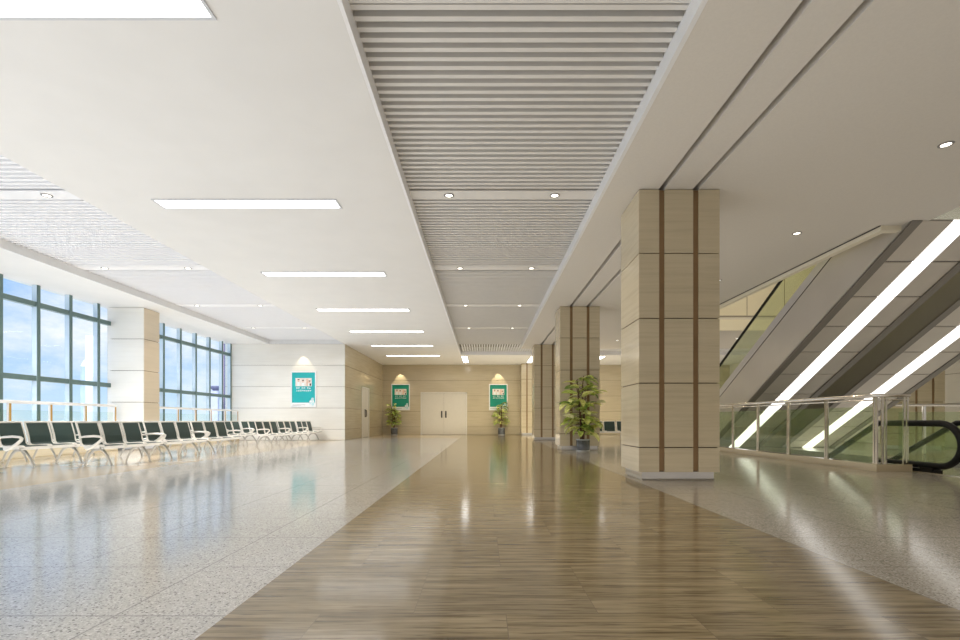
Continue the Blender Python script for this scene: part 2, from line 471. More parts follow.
column(CX0, CX1, 13.98, 14.88, 'beige stone column directly behind the large potted plant')
column(CX0, CX1, 21.06, 21.96, 'third beige stone column of the colonnade, beyond the one with the plant')
column(CX0, CX1, 28.10, Y1 - .01, 'beige stone column standing against the back wall, farthest of the colonnade')
column(12.05, 13.18, 13.98, 14.88, 'beige stone column with bronze strips behind the escalators at far right')
column(-10.76, -9.80, 14.14, 14.84, 'pale stone column without strips between the two windows', False, 'stone_m', front='stone_w')  # whiter front slab: the light on that face is put into the stone colour

# ------------------------------------------------------------------ windows
def window(name, y0, y1, mulls):
    t = sroot(name, (XW, (y0 + y1) / 2, 0))
    for y in mulls:
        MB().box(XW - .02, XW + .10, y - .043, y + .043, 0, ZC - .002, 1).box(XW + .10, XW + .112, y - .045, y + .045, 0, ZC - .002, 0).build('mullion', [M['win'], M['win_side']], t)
    for z in (.06, 1.86, 3.64):
        MB().box(XW - .02, XW + .095, y0, y1, z - .06, z + .06).build('transom', M['win'], t)
    MB().box(XW - .012, XW, y0, y1, 0, ZC).build('glass_pane', M['pane'], t)
    return t
window('window_1', Y0, 14.14, [10.90 + .926 * k for k in range(-17, 4)])
window('window_2', 14.84, YW, [16.47 + .926 * k for k in range(-1, 5)] + [YW - .05])

struct(MB().box(-10.845, -10.765, 14.145, 14.835, 0, ZC - .002).build('trim_6', M['stone_w']))

# ------------------------------------------------------------------ doors
def pull(x, y, z, along, parent):
    h = MB()
    if along == 'y': h.tube([(x, y - .005, z - .16), (x, y - .05, z - .14), (x, y - .05, z + .14), (x, y - .005, z + .16)], .017)
    else: h.tube([(x + .005, y, z - .16), (x + .05, y, z - .14), (x + .05, y, z + .14), (x + .005, y, z + .16)], .017)
    h.box(*( (x - .04, x + .04, y - .012, y, z - .2, z + .2) if along == 'y' else (x, x + .012, y - .04, y + .04, z - .2, z + .2)))
    return h.build('door_handle', M['handle'], parent)
t = sroot('door_1', ((DX0 + DX1) / 2, Y1, 0))
MB().box(DX0, DX0 + .07, Y1 - .02, Y1 + .06, 0, DZ).box(DX1 - .07, DX1, Y1 - .02, Y1 + .06, 0, DZ).box(DX0, DX1, Y1 - .02, Y1 + .06, DZ - .07, DZ).build('door_frame', M['doorframe'], t)
xm = (DX0 + DX1) / 2
for x0, x1, hx in ((DX0 + .075, xm - .004, xm - .12), (xm + .004, DX1 - .075, xm + .12)):
    l = MB().box(x0, x1, Y1 + .01, Y1 + .045, .01, DZ - .075).build('door_leaf', M['door'], t)
    pull(hx, Y1 + .01, 1.2, 'y', l)
t = sroot('door_2', (XS, (SD0 + SD1) / 2, 0))
MB().box(XS - .05, XS + .02, SD0, SD0 + .07, 0, SDZ).box(XS - .05, XS + .02, SD1 - .07, SD1, 0, SDZ).box(XS - .05, XS + .02, SD0, SD1, SDZ - .07, SDZ).build('door_frame', M['doorframe'], t)
ym = (SD0 + SD1) / 2
for a, b, hy in ((SD0 + .075, ym - .004, ym - .1), (ym + .004, SD1 - .075, ym + .1)):
    l = MB().box(XS - .045, XS - .01, a, b, .01, SDZ - .075).build('door_leaf', M['door'], t)
    pull(XS - .01, hy, 1.2, 'x', l)

# ------------------------------------------------------------------ railings
def rail_post(t, x, y, z0, ax, m1, m2):
    """post of two flat bars standing side by side along the rail"""
    dx, dy = (0, .028) if ax == 'y' else (.028, 0)
    p = MB()
    p.box(x - dx - .014, x - dx + .014, y - dy - .014, y - dy + .014, z0, 1.235, 0)
    p.box(x + dx - .014, x + dx + .014, y + dy - .014, y + dy + .014, z0, 1.235, 1)
    p.box(x - dx - .02, x + dx + .02, y - dy - .02, y + dy + .02, z0, z0 + .02, 0)
    return p.build('post', [m1, m2], t)

def left_rail(label, ya, yb, ys):
    x = -10.40
    t = thing('glass_railing', label, 'railing', (x, (ya + yb) / 2, 0))
    MB().box(x - .06, x + .06, ya, yb, 0, .20).build('curb', M['stone'], t)
    MB().tube([(x, ya, 1.26), (x, yb, 1.26)], .04, 10).build('handrail', M['steel_w'], t)
    for y in ys: rail_post(t, x, y, .2, 'y', M['steel_w'], M['brass'])
    for a, b in zip(ys[:-1], ys[1:]):
        MB().box(x - .006, x + .006, a + .06, b - .06, .22, 1.08).build('glass_panel', M['rail_glass_l'], t)
left_rail('glass railing with white handrail along the near window', 5.9, 13.88, [13.84 - 1.03 * k for k in range(7, -1, -1)])
left_rail('glass railing with white handrail along the far window beyond the column', 15.62, 20.8, [20.74 - 1.01 * k for k in range(5, -1, -1)])

RX, RY = 6.5, 8.09
t = thing('glass_railing', 'green glass guard railing with steel posts around the escalator opening', 'railing', (RX, 12, 0))
MB().box(RX, RX + .13, RY, 17.3, 0, .12).box(RX + .13, 7.09, RY, RY + .13, 0, .12).build('curb', M['stone'], t)
h = MB().tube([(RX + .06, 17.3, 1.262), (RX + .06, RY + .06, 1.262), (7.09, RY + .06, 1.262)], .032, 10)
h.tube([(RX + .06, 17.3, 1.19), (RX + .06, RY + .06, 1.19), (7.09, RY + .06, 1.19)], .014, 8)
h.build('handrail', M['steel'], t)
ys = [RY + .10 + 1.165 * k for k in range(8)]
for y in ys: rail_post(t, RX + .06, y, .12, 'y', M['steel'], M['steel'])
for a, b in zip(ys[:-1], ys[1:]):
    MB().box(RX + .055, RX + .067, a + .06, b - .06, .14, 1.08).build('glass_panel', M['rail_glass'], t)
for x in (RX + .17, 7.03): rail_post(t, x, RY + .06, .12, 'x', M['steel'], M['steel'])
MB().box(RX + .23, 6.98, RY + .055, RY + .067, .26, 1.05).build('glass_panel', M['rail_glass'], t)
t = thing('glass_railing', 'short glass railing crossing in front of the far right column', 'railing', (12, 12.2, 0))
MB().tube([(10.25, 12.2, 1.23), (13.7, 12.2, 1.23)], .034, 10).build('handrail', M['steel'], t)
xs = [10.98, 12.1, 13.2]
for x in xs: rail_post(t, x, 12.2, 0, 'x', M['steel'], M['steel_w'])
for a, b in zip([10.3] + xs, xs + [13.7]):
    MB().box(a + .05, b - .05, 12.194, 12.206, .10, 1.06).build('glass_panel', M['rail_glass'], t)

# ------------------------------------------------------------------ escalators
HE = .85                                        # c-values are measured from z = .85
def zc(c, y): return HE + c - SL * y
M['truss_shade'] = plain('shaded_truss_steel', (.30, .28, .24), .45, .25, var=.04, scale=1.2)  # darker copy of the truss steel, shade between the escalators put into the colour
def up_escalator(x0, label):
    t = thing('escalator', label, 'escalator', (x0 + .85, 15.6, 0))
    x1 = x0 + 1.67
    cs, ct, cb, ch = 7.73, 8.78, 9.02, 9.75     # soffit, truss top, skirt top, handrail
    yb = (HE + cs) / SL                         # soffit meets the floor here
    yt = 7.98
    for xa, xb in ((x0, x0 + .05), (x1 - .05, x1)):
        A = [(yt, zc(cs, yt)), (yb, .0), ((HE + ct) / SL, .0)]
        B = [(yt, zc(ct, yt)), (yb, zc(ct, yb)), ((HE + ct) / SL, .02)]
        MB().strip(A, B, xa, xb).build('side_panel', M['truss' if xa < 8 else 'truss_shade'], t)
        ya, yz = 7.6, (HE + ct) / SL
        MB().strip([(ya, zc(ct, ya)), (yz, .0), (yz + .9, .0)], [(ya, zc(cb, ya)), (yz, zc(cb, yz)), (yz + .9, .2)], xa, xb).build('skirt', M['skirt'], t)
        MB().strip([(ya, zc(ct - .014, ya)), (yz, .0)], [(ya, zc(ct + .014, ya)), (yz, .02)], xa - .004, xb + .004).build('seam', M['soffit_gap'], t)
        xm_ = (xa + xb) / 2
        ys = [7.6, yz, yz + .35, yz + .9]
        lo = [(7.6, zc(cb, 7.6)), (yz, zc(cb, yz)), (yz + .35, .2), (yz + .9, .2)]
        hi = [(7.6, zc(ch, 7.6)), (yz, zc(ch, yz)), (yz + .5, .93), (yz + .9, .9)]
        MB().strip(lo, hi, xm_ - .006, xm_ + .006).build('balustrade_glass', M['esc_glass'], t)
        path = [(xm_, *p) for p in hi] + [(xm_, yz + 1.15, .8), (xm_, yz + 1.25, .58), (xm_, yz + 1.15, .36), (xm_, yz + .9, .28)]
        MB().tube(path, .042, 10, sy=.7, up=(1, 0, 0)).build('handrail', M['rubber'], t)
    # underside: dark edges, panels with joints, light strip
    e = MB()
    def slab(mb, xa, xb, ya, yb_, c0, c1):
        mb.strip([(ya, zc(c0, ya)), (yb_, zc(c0, yb_))], [(ya, zc(c1, ya)), (yb_, zc(c1, yb_))], xa, xb)
    for xa, xb in ((x0, x0 + .16), (x1 - .16, x1)): slab(e, xa, xb, yt, yb, cs - .03, cs + .02)
    e.build('edge_trim', M['truss_edge'], t)
    g = MB(); slab(g, x0 + .05, x1 - .05, yt, yb, cs + .02, cs + .06); g.build('truss_bottom', M['soffit_gap'], t)
    js = [7.99 + .771 * k for k in range(0, 10)] + [yb]
    for a, b in zip(js[:-1], js[1:]):
        if b - a < .05: continue
        for xa, xb in ((x0 + .165, x0 + .685), (x0 + 1.015, x1 - .165)):
            p = MB(); slab(p, xa, xb, a + .017, b - .017, cs, cs + .03); p.build('soffit_panel', M['soffit'], t)
    l = MB()
    for a, b in zip(js[:-1], js[1:]):
        if b - a > .05: slab(l, x0 + .69, x0 + 1.01, a + .014, b - .014, cs - .006, cs + .025)
    l.build('light_strip', M['tube_esc'], t)
    # curved bright metal turning into the landing
    A = []; B = []
    for k in range(9):
        q = k / 8; y = 7.98 - 1.7 * q
        z = zc(cs, 7.98) + .559 * 1.7 * (q - q * q * .5) * .30
        A.append((y, z)); B.append((y, z + .04))
    MB().strip(A, B, x0 + .05, x1 - .02).build('landing_soffit', M['silver'], t)
    s_ = MB(); y = 8.0
    while y < yb + 1.4:
        z = zc(8.62, y); s_.box(x0 + .32, x1 - .32, y, y + .40, max(z - .24, .0), max(z, .01)); y += .40
    s_.build('steps', M['step'], t)
    return t
up_escalator(7.0, 'rising escalator nearest the stone column, long white light strip beneath it')
up_escalator(9.30, 'rising escalator at far right, the one farther from the stone column')

def down_escalator(x0, x1, label):
    t = thing('escalator', label, 'escalator', ((x0 + x1) / 2, 8.2, 0))
    yk, ye = 8.95, 14.8
    for xm_ in (x0 + .06, x1 - .06):
        def off(h): return [(7.74, h), (yk, h), (ye, h - SL * (ye - yk))]
        hi = off(.80)
        arc = [(xm_, 7.74 - .35 * math.sin(a), .46 + .34 * math.cos(a)) for a in [PI * k / 12 for k in range(13)]]
        path = [(xm_, *p) for p in hi[::-1]] + arc[1:] + [(xm_, yk - .1, .115), (xm_, ye, .115 - SL * (ye - yk + .1))]
        MB().tube(path, .052, 12, sy=.95, up=(1, 0, 0)).build('handrail', M['rubber'], t)
        gl = MB()
        A = [(7.74 - .32 * math.sin(a), .46 - .34 * math.cos(a)) for a in [PI / 2 - PI / 2 * k / 6 for k in range(7)]] + [(yk - .1, .12), (ye, .12 - SL * (ye - yk + .1))]
        B = [(7.74 - .32 * math.sin(a), .46 + .33 * math.cos(a)) for a in [PI / 2 - PI / 2 * k / 6 for k in range(7)]] + [(yk, .79), (ye, .79 - SL * (ye - yk))]
        gl.strip(A, B, xm_ - .006, xm_ + .006); gl.build('balustrade_glass', M['esc_glass'], t)
        MB().box(xm_ - .05, xm_ + .05, 7.75, 8.25, 0.0, .06).box(xm_ - .07, xm_ + .07, 7.8, 8.02, .0, .085).build('handrail_inlet', M['rubber'], t)
        MB().strip([(8.2, 0.0), (yk, 0), (ye, -SL * (ye - yk))], [(8.2, .09), (yk, .09), (ye, .09 - SL * (ye - yk))], xm_ - .05, xm_ + .05).build('skirt', M['skirt'], t)
    MB().box(x0 - .02, x1 + .02, 7.3, 8.74, .0, .012).build('landing_plate', M['steel'], t)
    s_ = MB(); y = 8.76
    while y < ye:
        z = -SL * max(0, y - yk); s_.box(x0 + .2, x1 - .2, y, y + .40, z - .26, z - .01); y += .40
    s_.build('steps', M['step'], t)
    MB().strip([(8.8, -1.0), (yk, -1.0), (ye, -1.0 - SL * (ye - yk))], [(8.8, -.28), (yk, -.28), (ye, -.28 - SL * (ye - yk))], x0 + .02, x1 - .02).build('truss', M['truss'], t)
down_escalator(7.16, 8.72, 'descending escalator with black rounded handrail end beside the guard railing')

# ------------------------------------------------------------------ waiting benches
def make_bench():
    t = thing('waiting_bench', 'x', 'bench')
    L, P = 1.66, .545
    for y in (.26, 1.30):                       # arched feet
        g = MB(); n = 10
        path = []; rad = []
        for k in range(n + 1):
            q = k / n; x = -.50 + .50 * q
            path.append((x, y, .012 + .315 * (1 - abs(2 * q - 1) ** 2.3))); rad.append(.014 + .012 * (1 - abs(2 * q - 1)))
        g.tube(path, rad, 8, sy=1.25); g.box(-.275, -.225, y - .03, y + .03, .30, .345)
        g.build('leg', M['chair_leg'], t)
    MB().box(-.285, -.215, .04, L - .04, .335, .375).tube([(-.02, .05, .345), (-.02, L - .05, .345)], .016, 8).build('beam', M['chair'], t)
    prof = [(.045, .372), (.02, .398), (-.10, .40), (-.28, .388), (-.345, .398), (-.378, .44), (-.392, .52), (-.398, .56), (-.425, .66), (-.47, .815)]
    for k in range(3):
        y0 = .02 + P * k; y1 = y0 + P - .03
        s_ = MB()
        A = prof[:5]; B = prof[4:]
        def sheet(mb, pr, th):
            n = len(pr)
            vs = [(x, y0 + .035, z) for x, z in pr] + [(x, y1 - .035, z) for x, z in pr] + [(x - th * .6, y0 + .035, z - th) for x, z in pr] + [(x - th * .6, y1 - .035, z - th) for x, z in pr]
            fs = []
            for i in range(n - 1):
                j = i + 1
                fs += [(i, n + i, n + j, j), (2 * n + i, 2 * n + j, 3 * n + j, 3 * n + i), (i, j, 2 * n + j, 2 * n + i), (n + i, 3 * n + i, 3 * n + j, n + j)]
            fs += [(0, 2 * n, 3 * n, n), (n - 1, 2 * n - 1, 4 * n - 1, 3 * n - 1)]
            mb.add(vs, fs, 0, False)
        sheet(s_, A, .016); s_.build('seat', M['seat'], t)
        b_ = MB(); sheet(b_, B, .014); b_.build('backrest', M['seat'], t)
        fr = MB()
        for y in (y0 + .018, y1 - .018): fr.tube([(x - .004, y, z) for x, z in prof], .019, 6, up=(0, 1, 0))
        fr.tube([(prof[-1][0], y0 + .01, prof[-1][1]), (prof[-1][0], y1 - .01, prof[-1][1])], .019, 8)
        fr.tube([(prof[0][0], y0 + .01, prof[0][1]), (prof[0][0], y1 - .01, prof[0][1])], .017, 8)
        fr.box(-.33, -.05, y0 + .01, y0 + .035, .345, .385).box(-.33, -.05, y1 - .035, y1 - .01, .345, .385)
        fr.build('seat_frame', M['chair'], t)
    for y in (.02, L - .02):
        a = MB().tube([(-.27, y, .33), (-.18, y, .37), (-.07, y, .44), (-.005, y, .50), (.01, y, .535), (-.03, y, .558), (-.15, y, .567), (-.30, y, .558), (-.40, y, .545)],
                      [.022, .026, .026, .024, .022, .022, .022, .02, .014], 8, sy=1.35, up=(0, 1, 0))
        a.tube([(-.27, y, .33), (-.25, min(max(y, .06), L - .06), .35)], .02, 6)
        a.build('armrest', M['chair'], t)
    return t
bench = make_bench()
spots = []
for k, y in enumerate([8.98, 10.71, 12.41, 15.83, 17.54, 19.27]):
    spots.append((-6.8, y - .26, 'front', k))
for k, y in enumerate([8.73, 10.45, 12.18, 13.9, 15.62, 17.34, 19.06]):
    spots.append((-8.0, y - .26, 'middle', k))
for k, y in enumerate([8.9, 10.62]):
    spots.append((-9.25, y - .26, 'rear', k))
names = {'front': ['nearest bench of the front row of green waiting seats, arched metal feet in full view', 'second nearest bench of the front row of green waiting seats',
                   'front row waiting bench just before the gap in the row', 'front row waiting bench just after the gap in the row',
                   'front row waiting bench second from the pale poster wall', 'last bench of the front row, closest to the pale poster wall'],
         'middle': ['green waiting bench at the left edge, nearest of the second row', 'second bench of the second row, behind the nearest front bench',
                    'third bench of the second row, behind the front row', 'second row bench seen through the gap in the front row',
                    'second row bench right after the gap in the front row', 'second row bench second from the pale wall', 'second row bench closest to the pale wall'],
         'rear': ['bench of the rear row nearest the camera, beside the window railing', 'farther bench of the rear row, beside the window railing']}
for i, (x, y, row, k) in enumerate(spots):
    o = bench if i == 0 else copy_tree(bench)
    o.location = (x, y, 0); o['label'] = names[row][k]; o['group'] = 'waiting benches by the windows'
for x, lb in ((4.55, 'green waiting bench seen between the two nearest columns, facing the camera'),):
    o = copy_tree(bench); o.location = (x, 20.4, 0); o.rotation_euler = (0, 0, -PI / 2); o['label'] = lb
    if 'group' in o: del o['group']

# ------------------------------------------------------------------ potted plants
def make_plant(pos, pr, ph, top, crown, nleaf, label, seed, lsize=.34):
    r = random.Random(seed)
    x, y = pos
    t = thing('potted_plant', label, 'plant', (x, y, 0))
    MB().lathe([(pr * .97, 0), (pr, .01), (pr, ph - .02), (pr * .90, ph - .02), (pr * .88, ph - .05), (0.0, ph - .05)], x, y, 28).build('pot', M['pot'], t)
    MB().lathe([(pr * 1.0, ph - .03), (pr * 1.04, ph - .025), (pr * 1.04, ph), (pr * .93, ph), (pr * .93, ph - .03)], x, y, 28).build('pot_rim', M['potrim'], t)
    MB().lathe([(pr * 1.02, 0), (pr * 1.02, .03), (pr * .98, .03)], x, y, 28).build('pot_base', M['potrim'], t)
    MB().lathe([(0.0, ph - .03), (pr * .6, ph - .028), (pr * .9, ph - .04)], x, y, 18).build('soil', M['soil'], t)
    canes = []
    for k in range(5):
        a = 2 * PI * k / 5 + r.uniform(-.4, .4); d = r.uniform(.03, .09); sp = r.uniform(.08, .26)
        h = ph + (top - ph) * r.uniform(.55, .88) if k else top - .12
        pts = [Vector((x + math.cos(a) * (d + sp * q * q), y + math.sin(a) * (d + sp * q * q), ph - .06 + (h - ph + .06) * q)) for q in [i / 8 for i in range(9)]]
        if k == 0: pts = [Vector((x + .02 * math.sin(5 * i), y, p.z)) for i, p in enumerate(pts)]
        canes.append(pts)
        MB().tube(pts, [.030 - .02 * i / 8 for i in range(9)], 7).build('stem', M['stem'], t)
    lf = MB()
    for i in range(nleaf):
        pts = r.choice(canes); q = r.uniform(.16, 1.0); j = min(7, int(q * 8)); fr = q * 8 - j
        base = pts[j].lerp(pts[j + 1], fr)
        a = r.uniform(0, 2 * PI); hq = (base.z - ph) / (top - ph)
        reach = crown * (.30 + .70 * math.sin(PI * min(1, hq * .85 + .15)) ** .7) * r.uniform(.45, 1.0)
        ln = lsize * r.uniform(.75, 1.2); st = max(.04, reach - ln * .75)
        el = r.uniform(.15, .75) if hq > .3 else r.uniform(-.2, .4)
        lim = .30
        out = Vector((math.cos(a), math.sin(a), 0))
        if out.y > .05:
            mx = lim / out.y; reach = min(reach, mx * .8)
            if ln > mx * .9: ln = max(.12, mx * .6); st = .04
            else: st = max(.03, min(st, mx - ln))
        side = Vector((-math.sin(a), math.cos(a), 0))
        p1 = base + out * st + Vector((0, 0, st * math.tan(el) * .6))
        lf.tube([base, base.lerp(p1, .55) + Vector((0, 0, .02)), p1], .006, 4, 3)
        w = ln * r.uniform(.19, .27); droop = r.uniform(.35, 1.5) ; e0 = r.uniform(.1, .6)
        vs = []; n = 6; pos_ = p1.copy(); tw = r.uniform(-.5, .5)
        for s_ in range(n + 1):
            u = s_ / n; ang = e0 - droop * u
            if s_: pos_ = pos_ + (out * math.cos(ang) + Vector((0, 0, math.sin(ang)))) * (ln / n)
            ww = w * (math.sin(PI * min(1, u * .93 + .05)) ** .75) if s_ < n else .004
            up_ = Vector((0, 0, 1)) * math.cos(ang) - out * math.sin(ang)
            sd = side * math.cos(tw) + up_ * math.sin(tw)
            for p_ in (pos_ - sd * ww + up_ * ww * .28, pos_.copy(), pos_ + sd * ww + up_ * ww * .28):
                if p_.y > y + lim: p_.y = y + lim + (p_.y - y - lim) * .12
                vs.append(p_)
        fs = []
        for s_ in range(n):
            b0, b1 = 3 * s_, 3 * s_ + 3
            fs += [(b0, b0 + 1, b1 + 1, b1), (b0 + 1, b0 + 2, b1 + 2, b1 + 1)]
        lf.add(vs, fs, r.choices([0, 1, 2, 4], [4, 4, 1.3, 1])[0], True)
    lf.build('foliage', [M['leaf_a'], M['leaf_b'], M['leaf_c'], M['stem'], M['leaf_d']], t)
    return t
make_plant((2.77, 13.57), .185, .33, 2.20, .64, 130, 'large variegated potted plant in a grey pot in front of the second column', 3, .42)
make_plant((-5.12, 28.3), .20, .42, 1.98, .52, 110, 'potted plant below the poster left of the double door', 5, .33)
make_plant((1.07, 28.3), .20, .42, 1.98, .52, 110, 'potted plant below the poster right of the double door', 9, .33)

# ------------------------------------------------------------------ posters
def poster(pos, ink, label, seed):
    """drawn in the plane x (right) / z (up), facing -Y, then turned into place"""
    r = random.Random(seed)
    t = thing('framed_poster', label, 'poster', pos)
    W, H = 1.09, 1.54
    def q(mb, x0, x1, z0, z1, d, mi=0): mb.box(pos[0] + x0 - W / 2, pos[0] + x1 - W / 2, pos[1] - d, pos[1] - .004, pos[2] + z0, pos[2] + z1, mi)
    b = MB()
    for x0, x1, z0, z1 in ((0, .05, 0, H), (W - .05, W, 0, H), (.05, W - .05, 0, .03), (.05, W - .05, H - .05, H)): q(b, x0, x1, z0, z1, .04)
    b.build('frame', M['pframe'], t)
    b = MB(); q(b, .05, W - .05, .03, .20, .018, 1); q(b, .05, W - .05, .20, H - .05, .018, 0)
    b.build('print', [M[ink], M['white']], t)
    b = MB(); q(b, .20, W - .20, .90, 1.25, .020, 0)                    # photograph with three figures in pale clothing
    for k, cx in enumerate((.33, .52, .80)):
        q(b, cx - .055, cx + .055, .91, 1.10 - .03 * k, .022, 1); q(b, cx - .035, cx + .035, 1.09 - .03 * k, 1.17 - .03 * k, .023, 2)
        q(b, cx - .04, cx + .04, 1.165 - .03 * k, 1.205 - .03 * k, .024, 3)
    q(b, .66, .75, .91, 1.22, .021, 2); q(b, .80, .86, .92, 1.02, .025, 3)
    b.build('photo_inset', [M['photo'], M['white'], M['skin'], M['black']], t)
    b = MB()
    def glyph(x, z, s):                          # unreadably small characters: little stroke blocks
        for _ in range(3):
            zz = z + r.uniform(0, s * .85); q(b, x, x + s, zz, zz + s * .16, .020)
        for _ in range(2):
            xx = x + r.uniform(0, s * .8); q(b, xx, xx + s * .17, z, z + s, .020)
    for g0 in (.23, .46, .69):
        for k in range(2): glyph(g0 + k * .085, .79, .07)
    for k in range(8): glyph(.23 + k * .082, .68, .068)
    b.build('lettering', M['white'], t)
    b = MB(); q(b, .07, .62, .10, .118, .020, 0); q(b, .07, .45, .075, .085, .020, 0)
    b.build('small_print', M['greyprint'], t)
    b = MB()
    for k in range(7):                           # pale rounded ornament in the corner
        a = 2 * PI * k / 7
        b.add([(pos[0] - W / 2 + .90 + .06 * math.cos(a) + .055 * math.cos(2 * PI * i / 12), pos[1] - .021 - .0005 * k, pos[2] + .20 + .085 * math.sin(a) + .06 * math.sin(2 * PI * i / 12)) for i in range(12)], [tuple(range(12))], k % 2)
    b.add([(pos[0] - W / 2 + .93 + .06 * math.cos(2 * PI * i / 12), pos[1] - .026, pos[2] + .36 + .06 * math.sin(2 * PI * i / 12)) for i in range(12)], [tuple(range(12))], 0)
    b.build('corner_ornament', [M['palecyan'], M['white']], t)
    return t
poster((-7.645, YW, 1.40), 'teal', 'turquoise poster in white frame on the pale wall behind the benches', 1)
poster((-4.84, Y1, 1.44), 'teal_g', 'green poster in white frame left of the double door', 2)
poster((.90, Y1, 1.44), 'teal_g', 'green poster in white frame right of the double door', 3)

# ------------------------------------------------------------------ lights
def ceiling_light(x0, x1, y0, y1, label):
    t = thing('ceiling_light', label, 'ceiling light', ((x0 + x1) / 2, (y0 + y1) / 2, ZC))
    b = MB(); f_ = .03
    b.box(x0, x1, y0, y0 + f_, ZC - .012, ZC + .004).box(x0, x1, y1 - f_, y1, ZC - .012, ZC + .004)
    b.box(x0, x0 + f_, y0 + f_, y1 - f_, ZC - .012, ZC + .004).box(x1 - f_, x1, y0 + f_, y1 - f_, ZC - .012, ZC + .004)
    b.build('frame', M['lamp_frame'], t)
    MB().box(x0 + f_, x1 - f_, y0 + f_, y1 - f_, ZC - .006, ZC + .004).build('diffuser', M['tube'], t)
    return t
ORD = ['nearest', 'second', 'third', 'fourth', 'fifth', 'sixth', 'farthest']
for k, y in enumerate([3.82, 7.37, 10.91, 14.45, 17.97, 21.4, 24.7]):
    ceiling_light(-4.89, -2.16, y - .16, y + .16, ORD[k] + ' long white panel light in the row on the white ceiling')
lamp('hall_lamp', 'AREA', (-3.5, .3, ZC - .02), 55, (1, .99, .97), shape='RECTANGLE', size=2.7, size_y=.3)
for x, lb in ((-.95, 'narrow panel light running toward the back wall above the double door'), (2.6, 'narrow panel light beside the farthest column'), (6.1, 'narrow panel light at the back seen between the nearer columns')):
    ceiling_light(x - .165, x + .165, 24.9, 27.6, lb)

def make_downlight():
    t = thing('downlight', 'x', 'downlight')
    n = 20
    MB().lathe([(.052, -.002), (.054, -.010), (.075, -.008), (.078, 0.0)], 0, 0, n).build('trim_ring', M['ring'], t)
    MB().lathe([(.0, -.004), (.052, -.004)], 0, 0, n).build('lens', M['lens'], t)
    return t
dl = make_downlight(); first = True
def put_downlight(x, y, z, label, group):
    global first
    o = dl if first else copy_tree(dl); first = False
    o.location = (x, y, z); WL[o] = Vector((x, y, z)); o['label'] = label; o['group'] = group
    return o
DOWN = []
O5 = ['nearest pair', 'second pair', 'third pair', 'farthest pair']
for k, y in enumerate(DY[3:7]):
    for x, s_ in ((-.519, 'left'), (1.093, 'right')):
        put_downlight(x, y, ZS, f'{s_} round downlight of the {O5[k]} in the central slatted ceiling', 'downlights in the central slats'); DOWN.append((x, y, ZS))
for k, y in enumerate(DY[3:7]):
    for x, s_ in ((-8.53, 'window side'), (-6.65, 'inner')):
        put_downlight(x, y, ZS, f'{s_} round downlight of the {O5[k]} in the left slatted ceiling', 'downlights in the left slats'); DOWN.append((x, y, ZS))
for k, y in enumerate([5.79, 8.54, 11.4, 14.2, 17.05, 19.95]):
    put_downlight(5.47, y, ZC, f'{ORD[k]} round downlight in the plain ceiling between column and escalators', 'downlights in the right ceiling'); DOWN.append((5.47, y, ZC))
put_downlight(10.1, 19.5, ZC, 'small downlight beyond the escalator opening, seen past the nearest column', 'downlights in the right ceiling'); DOWN.append((10.1, 19.5, ZC))
for x, y, z in DOWN + [(10.1, 23.0, ZC), (8, 21.5, ZC)] + [(-.519, 3.89, ZS), (1.093, 3.89, ZS)]:
    lamp('spot_lamp', 'SPOT', (x, y, z - .03), 68, (1, .83, .58), spot_size=1.9, spot_blend=.8, shadow_soft_size=.05)
for x, y in ((-7.645, YW), (-4.84, Y1), (.90, Y1)):
    lamp('wall_wash_lamp', 'SPOT', (x, y - .25, 3.98), 75 if x > -7 else 42, (1, .88, .62), spot_size=1.15, spot_blend=.35, shadow_soft_size=.02)
# unseen area lamps: one in the upper storey, the rest added as fill
lamp('hall_lamp', 'AREA', (8.5, 12, 7.8), 260, (1, .90, .72), size=4)
def up_fill(x, y, sx, sy, L, color):  # added area lamps at floor level facing up, no fittings, to brighten the ceiling
    lamp('fill_uplight', 'AREA', (x, y, .02), L * PI * sx * sy, color, shape='RECTANGLE', size=sx, size_y=sy, rot=(PI, 0, 0))
up_fill(-3.6, 7.5, 4.6, 25, .48, (.96, .98, 1))
up_fill(-8.2, 7.5, 4.6, 25, .95, (.96, .985, 1))
up_fill(-9.9, 7.5, 1.2, 25, 5.5, (.96, .985, 1))
up_fill(.5, 10, 3.0, 32, .42, (1, .95, .87))
up_fill(4.3, 11, 4.2, 34, .31, (1, .94, .86))
up_fill(11.8, 11, 5.0, 34, .40, (1, .94, .86))
up_fill(3.0, 25.6, 12, 5, .75, (1, .89, .66))
def wash(x, y, z, sx, P, color, tilt=42):  # added tilted area lamps without fittings, brightening the walls and a column
    lamp('fill_wash', 'AREA', (x, y, z), P, color, shape='RECTANGLE', size=sx, size_y=.3, rot=(math.radians(tilt), 0, 0), spread=math.radians(92))
wash(-8.6, 9.0, 4.0, 3, 85, (1, .99, .97))
wash(-8.2, 15.6, 4.0, 4, 50, (1, .98, .94))
wash(3.5, 22.5, 4.05, 14, 115, (1, .88, .61))
lamp('pit_fill', 'AREA', (7.9, 12, -4.1), 60, (1, .95, .8), shape='RECTANGLE', size=2.0, size_y=6, rot=(PI, 0, 0))  # added area lamp without a fitting, brightening the pit from below

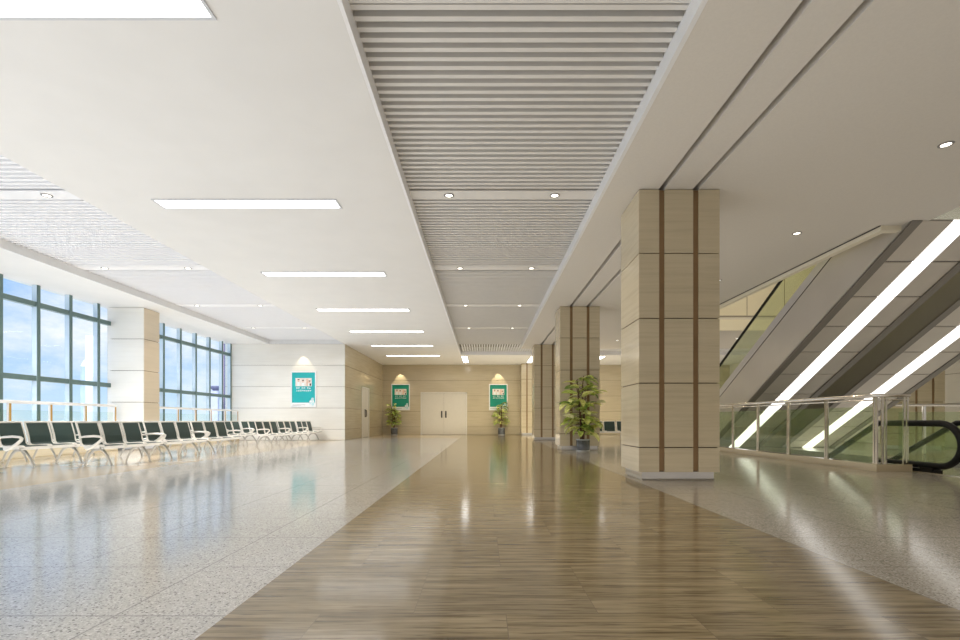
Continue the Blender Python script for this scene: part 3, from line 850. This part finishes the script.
# ------------------------------------------------------------------ outside
struct(MB().box(-3000, -11.1, -1500, 3000, -9.0, -8.9).build('outdoor_ground', M['ground']))
def tower(px, Y, w, ztop, label, mats, kind):
    X = (px - 483) * Y / 490
    t = thing('office_tower', label, 'tower', (X, Y, -9))
    d = w
    b = MB().box(X - w / 2, X + w / 2, Y - d / 2, Y + d / 2, -9, ztop)
    b.build('facade', M[mats[0]], t)
    if kind == 'spire':
        MB().add([(X - w / 2, Y - d / 2, ztop), (X + w / 2, Y - d / 2, ztop), (X + w / 2, Y + d / 2, ztop), (X - w / 2, Y + d / 2, ztop), (X, Y, ztop + w * 1.6)], [(0, 1, 4), (1, 2, 4), (2, 3, 4), (3, 0, 4)]).build('spire', M[mats[1]], t)
    if kind == 'bands':
        for u in (.12, .42, .72):
            MB().box(X - w / 2 + w * u, X - w / 2 + w * (u + .14), Y - d / 2 - 1, Y - d / 2 + .5, -9, ztop - 2).build('window_band', M[mats[1]], t)
    if kind == 'dish':
        MB().lathe([(w * .3, ztop), (w * .75, ztop + w * .35), (w * .8, ztop + w * .5), (w * .5, ztop + w * .62), (.1, ztop + w * .66)], X, Y, 24).build('roof_dish', M[mats[1]], t)
    if kind == 'peak':
        MB().add([(X - w / 2, Y - d / 2, ztop), (X + w / 2, Y - d / 2, ztop), (X + w / 2, Y - d / 2, ztop + w * .55), (X - w / 2, Y + d / 2, ztop), (X + w / 2, Y + d / 2, ztop), (X + w / 2, Y + d / 2, ztop + w * .55)], [(0, 1, 2), (3, 5, 4), (0, 2, 5, 3)]).build('roof', M[mats[1]], t)
    return t
tower(92.5, 1000, 16, 172, 'tall plain white tower seen through the near window', ['tw_white'], 'plain')
tower(84.5, 1010, 9, 112, 'slim bluish spired tower left of the tall white tower', ['tw_blue', 'tw_white'], 'spire')
tower(92.5, 900, 15, 72, 'grey building with slanted roof in front of the white tower', ['tw_grey', 'tw_grey'], 'peak')
tower(227, 1200, 19, 240, 'dark purple banded tower at the end of the far window', ['tw_purple', 'tw_dark'], 'bands')
tower(216, 1150, 18, 70, 'lilac building with a blue dish roof in the far window', ['tw_lilac', 'tw_dark'], 'dish')
lamp('sun_light', 'SUN', (0, 0, 60), 5.0, (1, .97, .93), angle=.01, rot=(math.radians(36), math.radians(4), 0))

# ------------------------------------------------------------------ sky
wd = bpy.data.worlds.new('sky'); S.world = wd; wd.use_nodes = True
nt = wd.node_tree; bg = nt.nodes['Background']
tc = nt.nodes.new('ShaderNodeTexCoord')
mp = nt.nodes.new('ShaderNodeMapping'); mp.inputs['Scale'].default_value = (1, 1, 1.9)
nt.links.new(tc.outputs['Generated'], mp.inputs['Vector'])
f = noise(nt, mp.outputs['Vector'], 3.4, 7, .62)
sp = nt.nodes.new('ShaderNodeSeparateXYZ'); nt.links.new(tc.outputs['Generated'], sp.inputs[0])
grad = ramp(nt, sp.outputs['Z'], [(0.0, (.66, .83, 1.0)), (.10, (.44, .66, .98)), (.35, (.30, .50, .93)), (.7, (.22, .42, .9))])
cl = ramp(nt, f, [(.47, (0, 0, 0)), (.66, (1, 1, 1))])
nt.links.new(mix(nt, grad, (1.0, 1.0, 1.0), cl), bg.inputs['Color'])
bg.inputs['Strength'].default_value = 1.08

# ------------------------------------------------------------------ camera
cd = bpy.data.cameras.new('camera'); cam = bpy.data.objects.new('camera', cd); COL.objects.link(cam)
cam.location = (0, 0, .85); cam.rotation_euler = (PI / 2, 0, 0)
cd.sensor_width = 36; cd.lens = 490 / 960 * 36
cd.shift_x = -3 / 960; cd.shift_y = 100.3 / 960
cd.clip_start = .05; cd.clip_end = 6000
S.camera = cam
S.view_settings.view_transform = 'Standard'
S.view_settings.exposure = 0
